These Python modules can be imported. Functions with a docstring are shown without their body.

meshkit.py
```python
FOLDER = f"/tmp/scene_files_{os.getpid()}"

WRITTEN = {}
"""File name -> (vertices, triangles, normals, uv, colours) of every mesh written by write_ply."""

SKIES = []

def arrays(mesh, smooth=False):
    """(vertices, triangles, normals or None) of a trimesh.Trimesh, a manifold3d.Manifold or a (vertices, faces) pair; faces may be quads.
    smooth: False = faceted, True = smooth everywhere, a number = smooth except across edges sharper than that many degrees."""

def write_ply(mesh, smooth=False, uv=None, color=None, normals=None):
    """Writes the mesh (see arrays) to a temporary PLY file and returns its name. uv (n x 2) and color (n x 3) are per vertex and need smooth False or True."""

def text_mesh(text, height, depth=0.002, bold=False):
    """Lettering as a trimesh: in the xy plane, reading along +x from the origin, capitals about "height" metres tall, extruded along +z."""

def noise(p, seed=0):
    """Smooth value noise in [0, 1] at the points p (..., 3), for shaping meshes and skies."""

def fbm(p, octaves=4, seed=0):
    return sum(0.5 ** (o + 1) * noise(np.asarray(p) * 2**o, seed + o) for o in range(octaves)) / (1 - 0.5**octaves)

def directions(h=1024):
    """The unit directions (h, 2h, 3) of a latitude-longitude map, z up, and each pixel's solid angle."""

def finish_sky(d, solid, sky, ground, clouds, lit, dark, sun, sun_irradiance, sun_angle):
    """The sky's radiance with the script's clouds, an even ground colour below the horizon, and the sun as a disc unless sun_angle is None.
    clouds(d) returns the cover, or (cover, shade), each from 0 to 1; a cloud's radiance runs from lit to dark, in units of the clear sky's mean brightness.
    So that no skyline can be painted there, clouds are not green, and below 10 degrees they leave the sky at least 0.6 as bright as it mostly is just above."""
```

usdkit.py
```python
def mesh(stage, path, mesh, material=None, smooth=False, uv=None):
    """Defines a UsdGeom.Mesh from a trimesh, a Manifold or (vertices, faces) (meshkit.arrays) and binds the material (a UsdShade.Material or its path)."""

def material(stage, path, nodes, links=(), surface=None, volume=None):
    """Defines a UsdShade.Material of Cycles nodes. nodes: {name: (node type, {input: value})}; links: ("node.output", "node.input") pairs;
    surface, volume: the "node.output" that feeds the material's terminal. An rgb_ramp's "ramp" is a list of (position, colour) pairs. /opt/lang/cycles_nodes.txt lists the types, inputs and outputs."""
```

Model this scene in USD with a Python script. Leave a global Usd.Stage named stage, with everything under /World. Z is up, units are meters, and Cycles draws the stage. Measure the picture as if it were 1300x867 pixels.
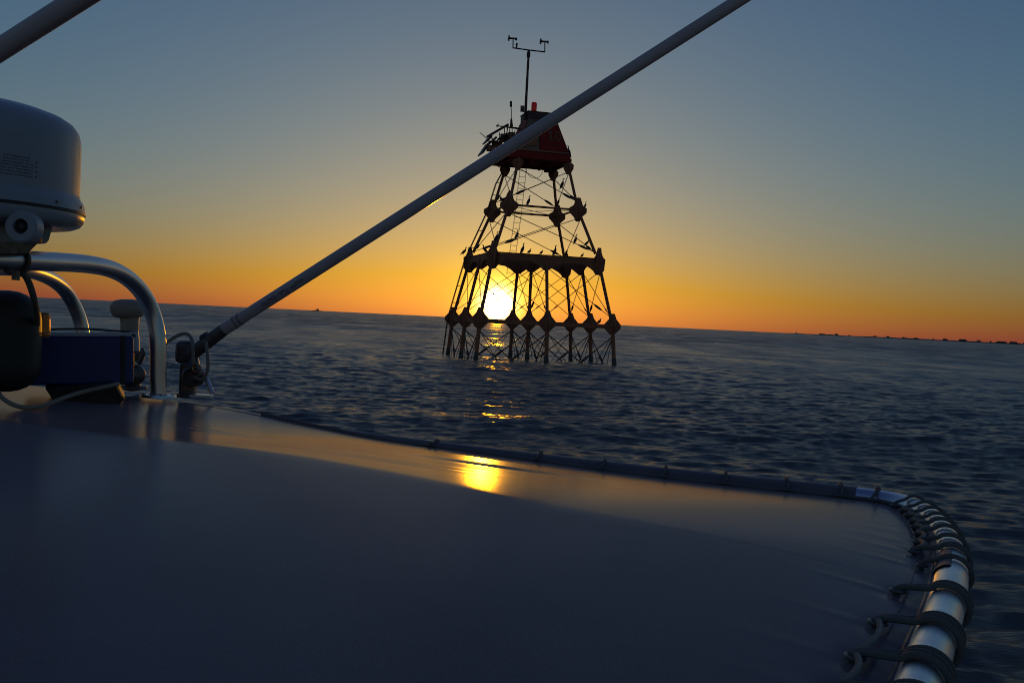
import math, random
import numpy as np, trimesh, shapely.geometry as sg
import usdkit, meshkit
from pxr import Usd, UsdGeom, UsdLux, UsdShade, Gf

stage = Usd.Stage.CreateInMemory()
UsdGeom.Xform.Define(stage, '/World')
UsdGeom.SetStageUpAxis(stage, 'Z')
rng = np.random.default_rng(7)

# ------------------------------------------------------------------ camera
EYE = np.array([0.0, 0.0, 3.2])                       # eye height above the water, metres
FPX, CX, CY = 1264.0, 650.0, 433.5                    # lens of about 35 mm, as pixels of a 1300 x 867 picture
pitch, roll = math.radians(1.246), math.radians(2.73)
FW = np.array([0, math.cos(pitch), -math.sin(pitch)])
R0 = np.array([1.0, 0, 0]); U0 = np.cross(R0, FW)
RT = R0 * math.cos(roll) + U0 * math.sin(roll)
UP = -R0 * math.sin(roll) + U0 * math.cos(roll)
cam = UsdGeom.Camera.Define(stage, '/World/camera')
cam.CreateHorizontalApertureAttr(36.0)
cam.CreateFocalLengthAttr(36.0 * FPX / 1300)
cam.CreateClippingRangeAttr(Gf.Vec2f(0.05, 60000))
cam.CreateExposureAttr(0.0)
cam.AddTransformOp().Set(Gf.Matrix4d(*RT, 0, *UP, 0, *(-FW), 0, *EYE, 1))


def ray(u, v):
    return FW + RT * ((u - CX) / FPX) + UP * ((CY - v) / FPX)


def at(u, v, d):
    """the point seen at (u, v), d metres ahead"""
    return EYE + ray(u, v) * d


def on(u, v, z):
    """the point seen at (u, v) at height z"""
    r = ray(u, v)
    return EYE + r * ((z - EYE[2]) / r[2])


# ------------------------------------------------------------------ sky and sun
sd = ray(631, 386); sd /= np.linalg.norm(sd)
SUN_EL, SUN_ROT = math.asin(sd[2]), math.atan2(sd[0], sd[1])
G = {}
G_l = []


def term(name, k, rgb, src):
    """rgb * exp(-k * src), one layer of light in the air, in units of the sky texture"""
    G[name + '_k'] = ('math', {'math_type': 'multiply', 'value2': -k}); G[name + '_e'] = ('math', {'math_type': 'exponent'})
    G[name] = ('vector_math', {'math_type': 'scale', 'vector1': rgb})
    G_l.extend([(src, name + '_k.value1'), (name + '_k.value', name + '_e.value1'), (name + '_e.value', name + '.scale')])


D = math.degrees(1)
term('disc', D / 0.20, (700, 700, 560), 'ang.value')              # the sun and its bright rim
term('rim', D / 0.46, (100, 66, 8.0), 'ang.value')
term('aureole', D / 1.2, (12.0, 7.0, 0.6), 'ang.value')           # light scattered forward by salt haze
term('low_air', D / 3.5, (1.30, -1.15, 0.10), 'high.value')       # reddened low over the sea
term('mid_air', D / 14.0, (0.0, 1.19, 0.0), 'high.value')          # pale green band above it
term('wide_glow', D / 14.0, (0.0, 1.0, 0.37), 'ang.value')        # denser air towards the horizon
sky_m = usdkit.material(stage, '/World/Looks/sky_air', {
    's': ('sky_texture', {'sky_type': 'single_scattering', 'sun_disc': False, 'sun_elevation': SUN_EL, 'sun_rotation': SUN_ROT,
                          'altitude': 0.0, 'air_density': 1.0, 'aerosol_density': 1.0, 'ozone_density': 0.8}),
    't': ('mix', {'mix_type': 'multiply', 'fac': 1.0, 'color2': (0.396, 0.50, 1.52)}),
    'a': ('mix', {'mix_type': 'add', 'fac': 1.0, 'color2': (0.01, 0.02, 0.14)}),     # light scattered more than once
    'dir': ('texture_coordinate', {}),
    'dot': ('vector_math', {'math_type': 'dot_product', 'vector2': tuple(sd)}),
    'cap': ('math', {'math_type': 'minimum', 'value2': 0.9999999}), 'ang': ('math', {'math_type': 'arccosine'}),
    'xyz': ('separate_xyz', {}), 'high': ('math', {'math_type': 'absolute'}),
    'top': ('vector_math', {'math_type': 'minimum', 'vector2': (40, 36, 24)}), 'q1': ('vector_math', {'math_type': 'add'}), 'q2': ('vector_math', {'math_type': 'add'}), 'q3': ('vector_math', {'math_type': 'add'}), 'q4': ('vector_math', {'math_type': 'add'}), 'q5': ('vector_math', {'math_type': 'add'}), 'q6': ('vector_math', {'math_type': 'add'}),
    'b': ('background_shader', {'strength': 0.1}), **G},
    [('s.color', 't.color1'), ('t.color', 'a.color1'), ('dir.generated', 'dot.vector1'), ('dot.value', 'cap.value1'), ('cap.value', 'ang.value1'), ('dir.generated', 'xyz.vector'), ('xyz.z', 'high.value1'),
     ('disc.vector', 'top.vector1'), ('top.vector', 'q1.vector1'), ('rim.vector', 'q1.vector2'), ('q1.vector', 'q2.vector1'), ('aureole.vector', 'q2.vector2'),
     ('q2.vector', 'q3.vector1'), ('low_air.vector', 'q3.vector2'), ('q3.vector', 'q5.vector1'), ('mid_air.vector', 'q5.vector2'), ('q5.vector', 'q6.vector1'), ('wide_glow.vector', 'q6.vector2'), ('a.color', 'q4.vector1'), ('q6.vector', 'q4.vector2'), ('q4.vector', 'b.color')] + G_l, surface='b.background')
dome = UsdLux.DomeLight.Define(stage, '/World/sky')
UsdShade.MaterialBindingAPI.Apply(dome.GetPrim()).Bind(sky_m)
sun = UsdLux.DistantLight.Define(stage, '/World/sun')
sun.CreateIntensityAttr(0.13); sun.CreateAngleAttr(0.53); sun.CreateNormalizeAttr(True)
sun.CreateColorAttr(Gf.Vec3f(1.0, 0.36, 0.004))
zx = sd; xx = np.cross([0, 0, 1.0], zx); xx /= np.linalg.norm(xx); yx = np.cross(zx, xx)
sun.AddTransformOp().Set(Gf.Matrix4d(*xx, 0, *yx, 0, *zx, 0, 0, 0, 50, 1))

# ------------------------------------------------------------------ helpers
used = {}


def numbered(path):
    n = used.get(path, 0); used[path] = n + 1
    return path if n == 0 else f'{path}_{n:03d}'


def custom(p, label=None, cat=None, group=None, kind=None):
    for k, x in (('label', label), ('category', cat), ('group', group), ('kind', kind)):
        if x:
            p.SetCustomDataByKey(k, x)
    return p


ORIGIN = {}


def thing(name, label, cat, loc=(0, 0, 0), group=None):
    path = numbered('/World/' + name)
    x = UsdGeom.Xform.Define(stage, path)
    x.AddTranslateOp().Set(Gf.Vec3d(*map(float, loc)))
    ORIGIN[path] = np.asarray(loc, float)
    return custom(x.GetPrim(), label, cat, group)


def obj(name, mesh, mat, parent=None, smooth=35, label=None, cat=None, group=None, kind=None, world=True):
    """mesh given in world coordinates; children are stored relative to their thing's base"""
    base = str(parent.GetPath()) if parent is not None else '/World'
    path = numbered(base + '/' + name)
    v, f = (np.asarray(mesh.vertices), np.asarray(mesh.faces)) if hasattr(mesh, 'vertices') else (np.asarray(mesh[0], float), np.asarray(mesh[1]))
    org = next((o for p, o in ORIGIN.items() if base == p or base.startswith(p + '/')), np.zeros(3)) if world else np.zeros(3)
    m = usdkit.mesh(stage, path, (v - org, f), M[mat], smooth=smooth)
    return custom(m.GetPrim(), label, cat, group, kind)


def join(*ms):
    vs, fs, n = [], [], 0
    for m in ms:
        v, f = (m.vertices, m.faces) if hasattr(m, 'vertices') else m
        f = np.asarray(f)
        if f.shape[1] == 4:
            f = np.vstack([f[:, [0, 1, 2]], f[:, [0, 2, 3]]])
        vs.append(np.asarray(v)); fs.append(f + n); n += len(v)
    return np.vstack(vs), np.vstack(fs)


def tube(pts, r, n=10, caps=True, flat=None):
    p = np.asarray(pts, float); k = len(p)
    r = np.broadcast_to(np.asarray(r, float), (k,))
    t = np.gradient(p, axis=0) if k > 2 else np.repeat([p[1] - p[0]], 2, 0)
    t /= np.linalg.norm(t, axis=1, keepdims=True) + 1e-12
    a = np.cross(t[0], [0, 0, 1.0] if abs(t[0][2]) < .9 else [1.0, 0, 0]); a /= np.linalg.norm(a)
    A = [a]
    for i in range(1, k):
        a = A[-1] - t[i] * (A[-1] @ t[i]); A.append(a / np.linalg.norm(a))
    A = np.array(A); B = np.cross(t, A)
    g = np.arange(n) * 2 * np.pi / n
    v = p[:, None] + r[:, None, None] * (np.cos(g)[None, :, None] * A[:, None] + np.sin(g)[None, :, None] * B[:, None])
    i, j = np.meshgrid(np.arange(k - 1), np.arange(n), indexing='ij')
    q = np.stack([i * n + j, i * n + (j + 1) % n, (i + 1) * n + (j + 1) % n, (i + 1) * n + j], -1).reshape(-1, 4)
    f = np.vstack([q[:, [0, 1, 2]], q[:, [0, 2, 3]]])
    v = v.reshape(-1, 3)
    if caps:
        c = len(v); v = np.vstack([v, p[0], p[-1]])
        e = np.arange(n); e2 = (e + 1) % n
        f = np.vstack([f, np.stack([e2, e, np.full(n, c)], 1), np.stack([e + (k - 1) * n, e2 + (k - 1) * n, np.full(n, c + 1)], 1)])
    return v, f


def rope(pts, r, turns_per_m=55, n=18):
    """three-strand laid rope along pts"""
    v, f = tube(pts, r, n, caps=True)
    p = np.asarray(pts, float); k = len(p)
    s_ = np.r_[0, np.cumsum(np.linalg.norm(np.diff(p, axis=0), axis=1))]
    g = np.arange(n) * 2 * np.pi / n
    m = 1 + .13 * np.abs(np.cos(1.5 * (g[None, :] - 6.2832 * turns_per_m * s_[:, None] / 3))) - .08
    body = v[:k * n].reshape(k, n, 3); v[:k * n] = (p[:, None] + (body - p[:, None]) * m[..., None]).reshape(-1, 3)
    return v, f


def spline(pts, n=60):
    from scipy.interpolate import CubicSpline
    p = np.asarray(pts, float)
    s = np.r_[0, np.cumsum(np.linalg.norm(np.diff(p, axis=0), axis=1) ** .5 + 1e-9)]
    return CubicSpline(s, p)(np.linspace(0, s[-1], n))


def frame_of(d):
    d = np.asarray(d, float); d = d / np.linalg.norm(d)
    a = np.cross([0, 0, 1.0] if abs(d[2]) < .95 else [0, 1.0, 0], d); a /= np.linalg.norm(a)
    return a, np.cross(d, a), d


def lathe(prof, at_, axis=(0, 0, 1), n=28):
    """prof: (radius, height) pairs turned about axis through at_"""
    a, b, d = frame_of(axis)
    pr = np.array(prof, float); g = np.arange(n) * 2 * np.pi / n
    v = np.asarray(at_) + pr[:, 0, None, None] * (np.cos(g)[None, :, None] * a + np.sin(g)[None, :, None] * b) + pr[:, 1, None, None] * d
    k = len(pr)
    i, j = np.meshgrid(np.arange(k - 1), np.arange(n), indexing='ij')
    q = np.stack([i * n + j, i * n + (j + 1) % n, (i + 1) * n + (j + 1) % n, (i + 1) * n + j], -1).reshape(-1, 4)
    return v.reshape(-1, 3), np.vstack([q[:, [0, 1, 2]], q[:, [0, 2, 3]]])


def box(c, size, ax=None, bevel=0.0):
    """a box with chamfered edges; ax: rows are its three axes"""
    h = np.asarray(size, float) / 2
    if bevel > 0:
        P = []
        for s in np.array(np.meshgrid([-1, 1], [-1, 1], [-1, 1])).reshape(3, -1).T:
            for k in range(3):
                e = h - bevel; e[k] = h[k]; P.append(s * e)
        m = trimesh.convex.convex_hull(np.array(P))
        v, f = np.asarray(m.vertices), np.asarray(m.faces)
    else:
        m = trimesh.creation.box(2 * h); v, f = np.asarray(m.vertices), np.asarray(m.faces)
    if ax is not None:
        v = v @ np.asarray(ax)
    return v + np.asarray(c), f


def rbox(c, size, r, ax=None, n=3):
    """a box with round edges: the hull of eight small spheres"""
    h = np.asarray(size, float) / 2 - r
    s = trimesh.creation.icosphere(2, r).vertices
    P = np.vstack([s + h * np.array(k) for k in np.array(np.meshgrid([-1, 1], [-1, 1], [-1, 1])).reshape(3, -1).T])
    m = trimesh.convex.convex_hull(P)
    v, f = np.asarray(m.vertices), np.asarray(m.faces)
    if ax is not None:
        v = v @ np.asarray(ax)
    return v + np.asarray(c), f


def hullof(pts):
    m = trimesh.convex.convex_hull(np.asarray(pts, float))
    return np.asarray(m.vertices), np.asarray(m.faces)


def plate(poly, o, a, b, th):
    """a polygon in the plane of a and b through o, th thick, centred on the plane"""
    m = trimesh.creation.extrude_polygon(sg.Polygon(poly), th, engine='earcut')
    v = np.asarray(m.vertices); c = np.cross(a, b)
    return o + v[:, :1] * a + v[:, 1:2] * b + (v[:, 2:3] - th / 2) * c, np.asarray(m.faces)


def flip(m):
    return m[0], np.asarray(m[1])[:, ::-1]


# ------------------------------------------------------------------ materials
M = {}


def mat(name, color, rough=0.5, metal=0.0, spec=0.5, var=None, scale=8.0, bump=0.0, bscale=60.0, **kw):
    """a principled surface with noise in colour, gloss and relief"""
    n = {'g': ('geometry', {}), 'n': ('noise_texture', {'scale': scale, 'detail': 6.0, 'roughness': 0.6}),
         'p': ('principled_bsdf', {'base_color': color, 'roughness': rough, 'metallic': metal, 'specular_ior_level': spec, **kw})}
    l = [('g.position', 'n.vector')]
    if var is not None:
        n['r'] = ('rgb_ramp', {'ramp': [(0.30, color), (0.70, var)]}); l += [('n.fac', 'r.fac'), ('r.color', 'p.base_color')]
        n['m'] = ('map_range', {'from_min': .3, 'from_max': .7, 'to_min': rough * .8, 'to_max': min(1, rough * 1.25), 'clamp': True})
        l += [('n.fac', 'm.value'), ('m.result', 'p.roughness')]
    if bump:
        n['bn'] = ('noise_texture', {'scale': bscale, 'detail': 4.0}); n['b'] = ('bump', {'strength': 1.0, 'distance': bump})
        l += [('g.position', 'bn.vector'), ('bn.fac', 'b.height'), ('b.normal', 'p.normal')]
    M[name] = usdkit.material(stage, '/World/Looks/' + name, n, l, surface='p.BSDF')


mat('rusty_iron', (0.24, 0.092, 0.050), 0.8, spec=0.25, var=(0.36, 0.14, 0.066), scale=1.6)
mat('red_paint', (0.32, 0.017, 0.010), 0.7, spec=0.2, var=(0.17, 0.022, 0.012), scale=1.2)
mat('dirty_white_paint', (0.24, 0.17, 0.11), 0.7, spec=.2, var=(0.12, 0.06, 0.03), scale=1.5)
mat('dark_steel', (0.07, 0.048, 0.040), 0.6, spec=0.25, var=(0.12, 0.06, 0.045), scale=3)
mat('solar_glass', (0.02, 0.022, 0.035), 0.45, spec=.2)
mat('feathers', (0.022, 0.018, 0.016), 0.6)
mat('bill_horn', (0.25, 0.15, 0.05), 0.5)
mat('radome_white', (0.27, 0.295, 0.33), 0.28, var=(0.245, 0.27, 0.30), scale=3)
mat('black_rubber', (0.012, 0.012, 0.013), 0.5, bump=.0006, bscale=250)
mat('faded_print', (0.10, 0.11, 0.125), 0.5)
mat('print_grey', (0.03, 0.03, 0.04), 0.6)
mat('worn_ink', (0.20, 0.17, 0.18), 0.5)
mat('stainless', (0.62, 0.62, 0.63), 0.30, metal=1.0, bump=.00008, bscale=120)
mat('aluminium_tube', (0.84, 0.84, 0.84), 0.30, metal=1.0, var=(0.70, 0.71, 0.72), scale=14)
mat('white_fibreglass', (0.46, 0.38, 0.375), 0.24, spec=0.35, var=(0.39, 0.325, 0.32), scale=9)
mat('rope_dark', (0.10, 0.095, 0.085), 0.85, bump=.002, bscale=420)
mat('rope_pale', (0.22, 0.19, 0.155), 0.85, bump=.002, bscale=420)
mat('blue_plastic', (0.002, 0.018, 0.115), 0.40, bump=.0012, bscale=30)
mat('lid_grey', (0.40, 0.42, 0.45), 0.45)
mat('bronze', (0.50, 0.22, 0.08), 0.32, metal=0.9, var=(0.30, 0.13, 0.06), scale=40)
mat('mushroom_plastic', (0.30, 0.25, 0.19), 0.5)
mat('dark_metal', (0.16, 0.14, 0.13), 0.38, metal=0.7, var=(0.09, 0.07, 0.06), scale=40)
mat('sleeve_vinyl', (0.10, 0.085, 0.095), 0.42, spec=.3, var=(0.12, 0.10, 0.11), scale=12)
mat('weed', (0.035, 0.04, 0.022), 0.7, var=(0.10, 0.09, 0.07), scale=7, bump=.03, bscale=9)
mat('tape_grey', (0.16, 0.16, 0.15), 0.7, bump=.003, bscale=90)
mat('cable_black', (0.025, 0.025, 0.027), 0.55)
mat('far_land', (0.05, 0.055, 0.05), 0.9)
mat('far_wall', (0.10, 0.09, 0.085), 0.9)
M['red_lens'] = usdkit.material(stage, '/World/Looks/red_lens', {
    'p': ('principled_bsdf', {'base_color': (0.32, 0.006, 0.006), 'roughness': 0.15, 'emission_color': (1.0, 0.02, 0.012), 'emission_strength': 0.05})}, surface='p.BSDF')
# laced vinyl cover: soft gloss, fine weave, long faint creases
M['vinyl'] = usdkit.material(stage, '/World/Looks/vinyl', {
    'g': ('geometry', {}),
    'n': ('noise_texture', {'scale': 2.2, 'detail': 5.0, 'roughness': 0.55}),
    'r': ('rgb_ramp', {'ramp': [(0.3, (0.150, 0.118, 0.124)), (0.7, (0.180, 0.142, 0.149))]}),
    'ro': ('map_range', {'from_min': .3, 'from_max': .7, 'to_min': .15, 'to_max': .19, 'clamp': True}),
    'mp': ('mapping', {'mapping_type': 'point', 'scale': (1.2, 7.0, 1.0), 'rotation': (0, 0, 0.5)}),
    'w': ('noise_texture', {'scale': 2.0, 'detail': 3.0}),
    'f': ('noise_texture', {'scale': 900.0, 'detail': 1.0}),
    'b1': ('bump', {'strength': 1.0, 'distance': 0.0003}),
    'b2': ('bump', {'strength': 0.8, 'distance': 0.00009}),
    'wv': ('noise_texture', {'scale': 420.0, 'detail': 2.0, 'roughness': 0.7}), 'wr': ('map_range', {'from_min': .3, 'from_max': .7, 'to_min': 0.80, 'to_max': 1.2, 'clamp': True}), 'wm': ('vector_math', {'math_type': 'scale'}),
    'p': ('principled_bsdf', {'ior': 1.10, 'specular_ior_level': 0.24})},
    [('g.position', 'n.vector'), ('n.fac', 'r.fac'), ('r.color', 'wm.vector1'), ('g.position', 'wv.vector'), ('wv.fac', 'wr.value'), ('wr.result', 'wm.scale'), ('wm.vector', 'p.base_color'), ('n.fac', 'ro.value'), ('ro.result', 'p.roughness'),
     ('g.position', 'mp.vector'), ('mp.vector', 'w.vector'), ('w.fac', 'b1.height'), ('g.position', 'f.vector'), ('f.fac', 'b2.height'),
     ('b1.normal', 'b2.normal'), ('b2.normal', 'p.normal')], surface='p.BSDF')
# sea: dark body, sky mirrored in rippled facets
M['sea_water'] = usdkit.material(stage, '/World/Looks/sea_water', {
    'g': ('geometry', {}),
    'm1': ('mapping', {'mapping_type': 'point', 'scale': (0.5, 1.6, 1.0), 'rotation': (0, 0, -0.12)}),
    'n1': ('noise_texture', {'scale': 5.5, 'detail': 6.0, 'roughness': 0.68}),
    'b1': ('bump', {'strength': 1.0, 'distance': 0.10}),
    'len': ('vector_math', {'math_type': 'length'}),
    'ro': ('map_range', {'from_min': 10, 'from_max': 300, 'to_min': 0.22, 'to_max': 0.42, 'clamp': True}),
    'm2': ('mapping', {'mapping_type': 'point', 'scale': (0.10, 0.022, 1.0)}), 'n2': ('noise_texture', {'scale': 1.0, 'detail': 7.0, 'roughness': 0.7}),
    'gu': ('map_range', {'from_min': .3, 'from_max': .7, 'to_min': 0.55, 'to_max': 1.35, 'clamp': True}), 'rg': ('math', {'math_type': 'multiply'}),   # ripples too far off to be built
    'p': ('principled_bsdf', {'base_color': (0.062, 0.058, 0.060), 'ior': 1.333, 'specular_ior_level': 0.5})},
    [('g.position', 'm1.vector'), ('m1.vector', 'n1.vector'), ('n1.fac', 'b1.height'), ('b1.normal', 'p.normal'), ('g.position', 'len.vector1'), ('len.value', 'ro.value'), ('g.position', 'm2.vector'), ('m2.vector', 'n2.vector'), ('n2.fac', 'gu.value'), ('gu.result', 'rg.value1'), ('ro.result', 'rg.value2'), ('rg.value', 'p.roughness')], surface='p.BSDF')


# ------------------------------------------------------------------ the sea
def waves(x, y, step):
    """wind chop: many short-crested wave trains; trains too short for the local mesh fade out"""
    r = np.random.default_rng(11)
    dx = np.zeros_like(x); dy = np.zeros_like(x); dz = np.zeros_like(x)
    lam = np.exp(np.linspace(math.log(.22), math.log(3.6), 80)); swell = np.exp(np.linspace(math.log(6), math.log(48), 22))
    for L in np.r_[lam, swell]:
        th = math.radians(-98 + r.normal(0, 21 if L < 6 else 17)); ph = r.uniform(0, 6.283); k = 6.2832 / L
        s = 0.037 if L < 1.0 else 0.037 * (1.0 / L) ** .95 if L < 6 else 0.0105
        a = s / k * np.clip((L / step - 1.2) / 1.5, 0 if L < 1.2 else .30, 1)
        q = k * (x * math.cos(th) + y * math.sin(th)) + ph
        c, sn = np.cos(q), np.sin(q)
        dz += a * c; dx -= a * math.cos(th) * sn * .8; dy -= a * math.sin(th) * sn * .8
    return dx, dy, dz


rows = [1.5]
while rows[-1] < 2600:
    d = rows[-1]; rows.append(d + min(max(.05, d * d / 3200 * .18), 60))
rows = np.array(rows)
ang = np.radians(np.linspace(-38, 38, 840))
rr, aa = np.meshgrid(rows, ang, indexing='ij')
gx, gy = rr * np.sin(aa), rr * np.cos(aa)
step = np.maximum(np.gradient(rows)[:, None], rr * (ang[1] - ang[0]))
ddx, ddy, ddz = waves(gx, gy, step)
edge = np.clip((38 - np.abs(np.degrees(aa))) / 3, 0, 1) * np.clip((2600 - rr) / 300, 0, 1) * np.clip((rr - 1.5) / .5, 0, 1)
V = np.stack([gx + ddx * edge, gy + ddy * edge, ddz * edge], -1).reshape(-1, 3)
nr, na = rr.shape
i, j = np.meshgrid(np.arange(nr - 1), np.arange(na - 1), indexing='ij')
q = np.stack([i * na + j, i * na + j + 1, (i + 1) * na + j + 1, (i + 1) * na + j], -1).reshape(-1, 4)
Fw = np.vstack([q[:, [0, 2, 1]], q[:, [0, 3, 2]]])
# calm sheet round the fan of waves, out to the horizon
ring_r = [0.0, 1.5, 20, 300, 2600]
g2 = np.radians(np.linspace(38, 322, 60))
sheets = [(V, Fw)]
for r1, r2, gg in [(0.001, 1.5, np.radians(np.linspace(0, 360, 80))), (1.5, 60, g2), (60, 2600, g2), (2600, 16000, np.radians(np.linspace(0, 360, 120)))]:
    s, c = np.sin(gg), np.cos(gg); n_ = len(gg)
    v = np.vstack([np.stack([r1 * s, r1 * c, 0 * s], 1), np.stack([r2 * s, r2 * c, 0 * s], 1)])
    e = np.arange(n_ - 1)
    sheets.append((v, np.vstack([np.stack([e, e + n_ + 1, e + 1], 1), np.stack([e, e + n_, e + n_ + 1], 1)])))
obj('sea', join(*sheets), 'sea_water', smooth=True, kind='structure')


def wave_z(x, y):
    return float(waves(np.array([x]), np.array([y]), np.array([.3]))[2][0])


# ------------------------------------------------------------------ the iron light tower
TD = 80.0
tc = at(669, 457, TD); TC = np.array([tc[0], tc[1], 0.0])
th = math.radians(14.6)
TU = np.array([math.cos(th), math.sin(th), 0]); TV = np.array([-math.sin(th), math.cos(th), 0]); TZ = np.array([0, 0, 1.0])


def T(u, v, z):
    return TC + TU * u + TV * v + TZ * z


def tpx(px, py, v):
    """tower coordinates of what is seen at a pixel, in the tower's upright plane v"""
    r = ray(px, py); t = (v - (EYE - TC) @ TV) / (r @ TV); p = EYE + r * t - TC
    return p @ TU, v, p[2]


LZ = [-2.5, 3.1, 7.95, 12.0, 15.6]
LH = [5.62, 5.20, 4.20, 2.78, 1.98]


def half(z):
    return float(np.interp(z, LZ, LH))


def nd(i, j, z):
    h = half(z); return T(i * h, j * h, z)


tw = thing('light_tower', 'rusty iron pile light tower with red top standing in the sea before the sun', 'light tower', TC)
G3 = [(i, j) for j in (-1, 0, 1) for i in (-1, 0, 1)]
G4 = [(-1, -1), (1, -1), (-1, 1), (1, 1)]
for i_, j_ in G3:
    obj('pile', tube([nd(i_, j_, -2.5), nd(i_, j_, 3.1)], .155, 12), 'rusty_iron', tw)
for i_, j_ in G3:
    o = nd(i_, j_, 3.05)
    dia = [(-.67, .14), (-.67, -.12), (-.30, -.50), (-.19, -.62), (.19, -.62), (.30, -.50), (.67, -.12), (.67, .14), (.30, .55), (.13, .98), (-.13, .98), (-.30, .55)]
    m = join(plate(dia, o, TU, TZ, .10), plate(dia, o, TV, TZ, .102),
             lathe([(.0, -.63), (.18, -.63), (.26, -.45), (.29, -.1), (.29, .12), (.2, .5), (.135, .98), (0, .98)], o, n=12))
    obj('pile_socket', m, 'rusty_iron', tw)


for i_, j_ in G3:
    obj('weed_band', tube([nd(i_, j_, z) for z in (-1.0, -.2, .25, .45, .62)], [.19, .195, .185, .175, .157], 12), 'weed', tw)


def beam(a, b, w, h):
    d = b - a; n = np.cross(d, TZ); n /= np.linalg.norm(n)
    t = d / np.linalg.norm(d); up = np.cross(n, t)
    return box((a + b) / 2, (np.linalg.norm(d), w, h), [t, n, up])


bays = [((i_, j_), (i_ + 1, j_)) for j_ in (-1, 0, 1) for i_ in (-1, 0)] + [((i_, j_), (i_, j_ + 1)) for i_ in (-1, 0, 1) for j_ in (-1, 0)]
for a, b in bays:
    obj('lower_girder', beam(nd(*a, 3.02), nd(*b, 3.02), .12, .30), 'rusty_iron', tw)
for i_, j_ in G3:
    obj('leg', tube([nd(i_, j_, 3.6), nd(i_, j_, 7.95)], .125, 12), 'rusty_iron', tw)
for a, b in bays:                                    # deep arched plate girders of the middle ring
    A, B = nd(*a, 7.95), nd(*b, 7.95); d = B - A; L = np.linalg.norm(d); d = d / L
    top, crown, low = .25, -.22, -.88
    arch = [(0, top), (0, low), (.17, low)]
    for k in np.linspace(0, 1, 9):
        x = .17 + (L - .34) * k; e = min(k, 1 - k) * 2
        arch.append((x, low + (crown - low) * (1 - (1 - min(1, e * 1.55)) ** 1.6)))
    arch += [(L - .17, low), (L, low), (L, top)]
    pts = [arch[0]]
    for p in arch[1:]:
        if abs(p[0] - pts[-1][0]) + abs(p[1] - pts[-1][1]) > 1e-6:
            pts.append(p)
    m = join(plate(pts, A, d, TZ, .10), beam(A + TZ * .285, B + TZ * .275, .22, .04))
    obj('ring_girder', m, 'rusty_iron', tw, smooth=False)
for i_, j_ in G4:
    o = nd(i_, j_, 7.95)
    dia = [(-.46, -.62), (-.24, -.95), (.24, -.95), (.46, -.62), (.52, .22), (.34, .36), (.21, .66), (.13, 1.08), (-.13, 1.08), (-.21, .66), (-.34, .36), (-.52, .22)]
    obj('ring_socket', join(plate(dia, o, TU, TZ, .10), plate(dia, o, TV, TZ, .102), lathe([(0, -1), (.16, -1), (.22, -.3), (.26, .3), (.2, .7), (.14, 1.1), (0, 1.1)], o, n=12)), 'rusty_iron', tw)
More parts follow.
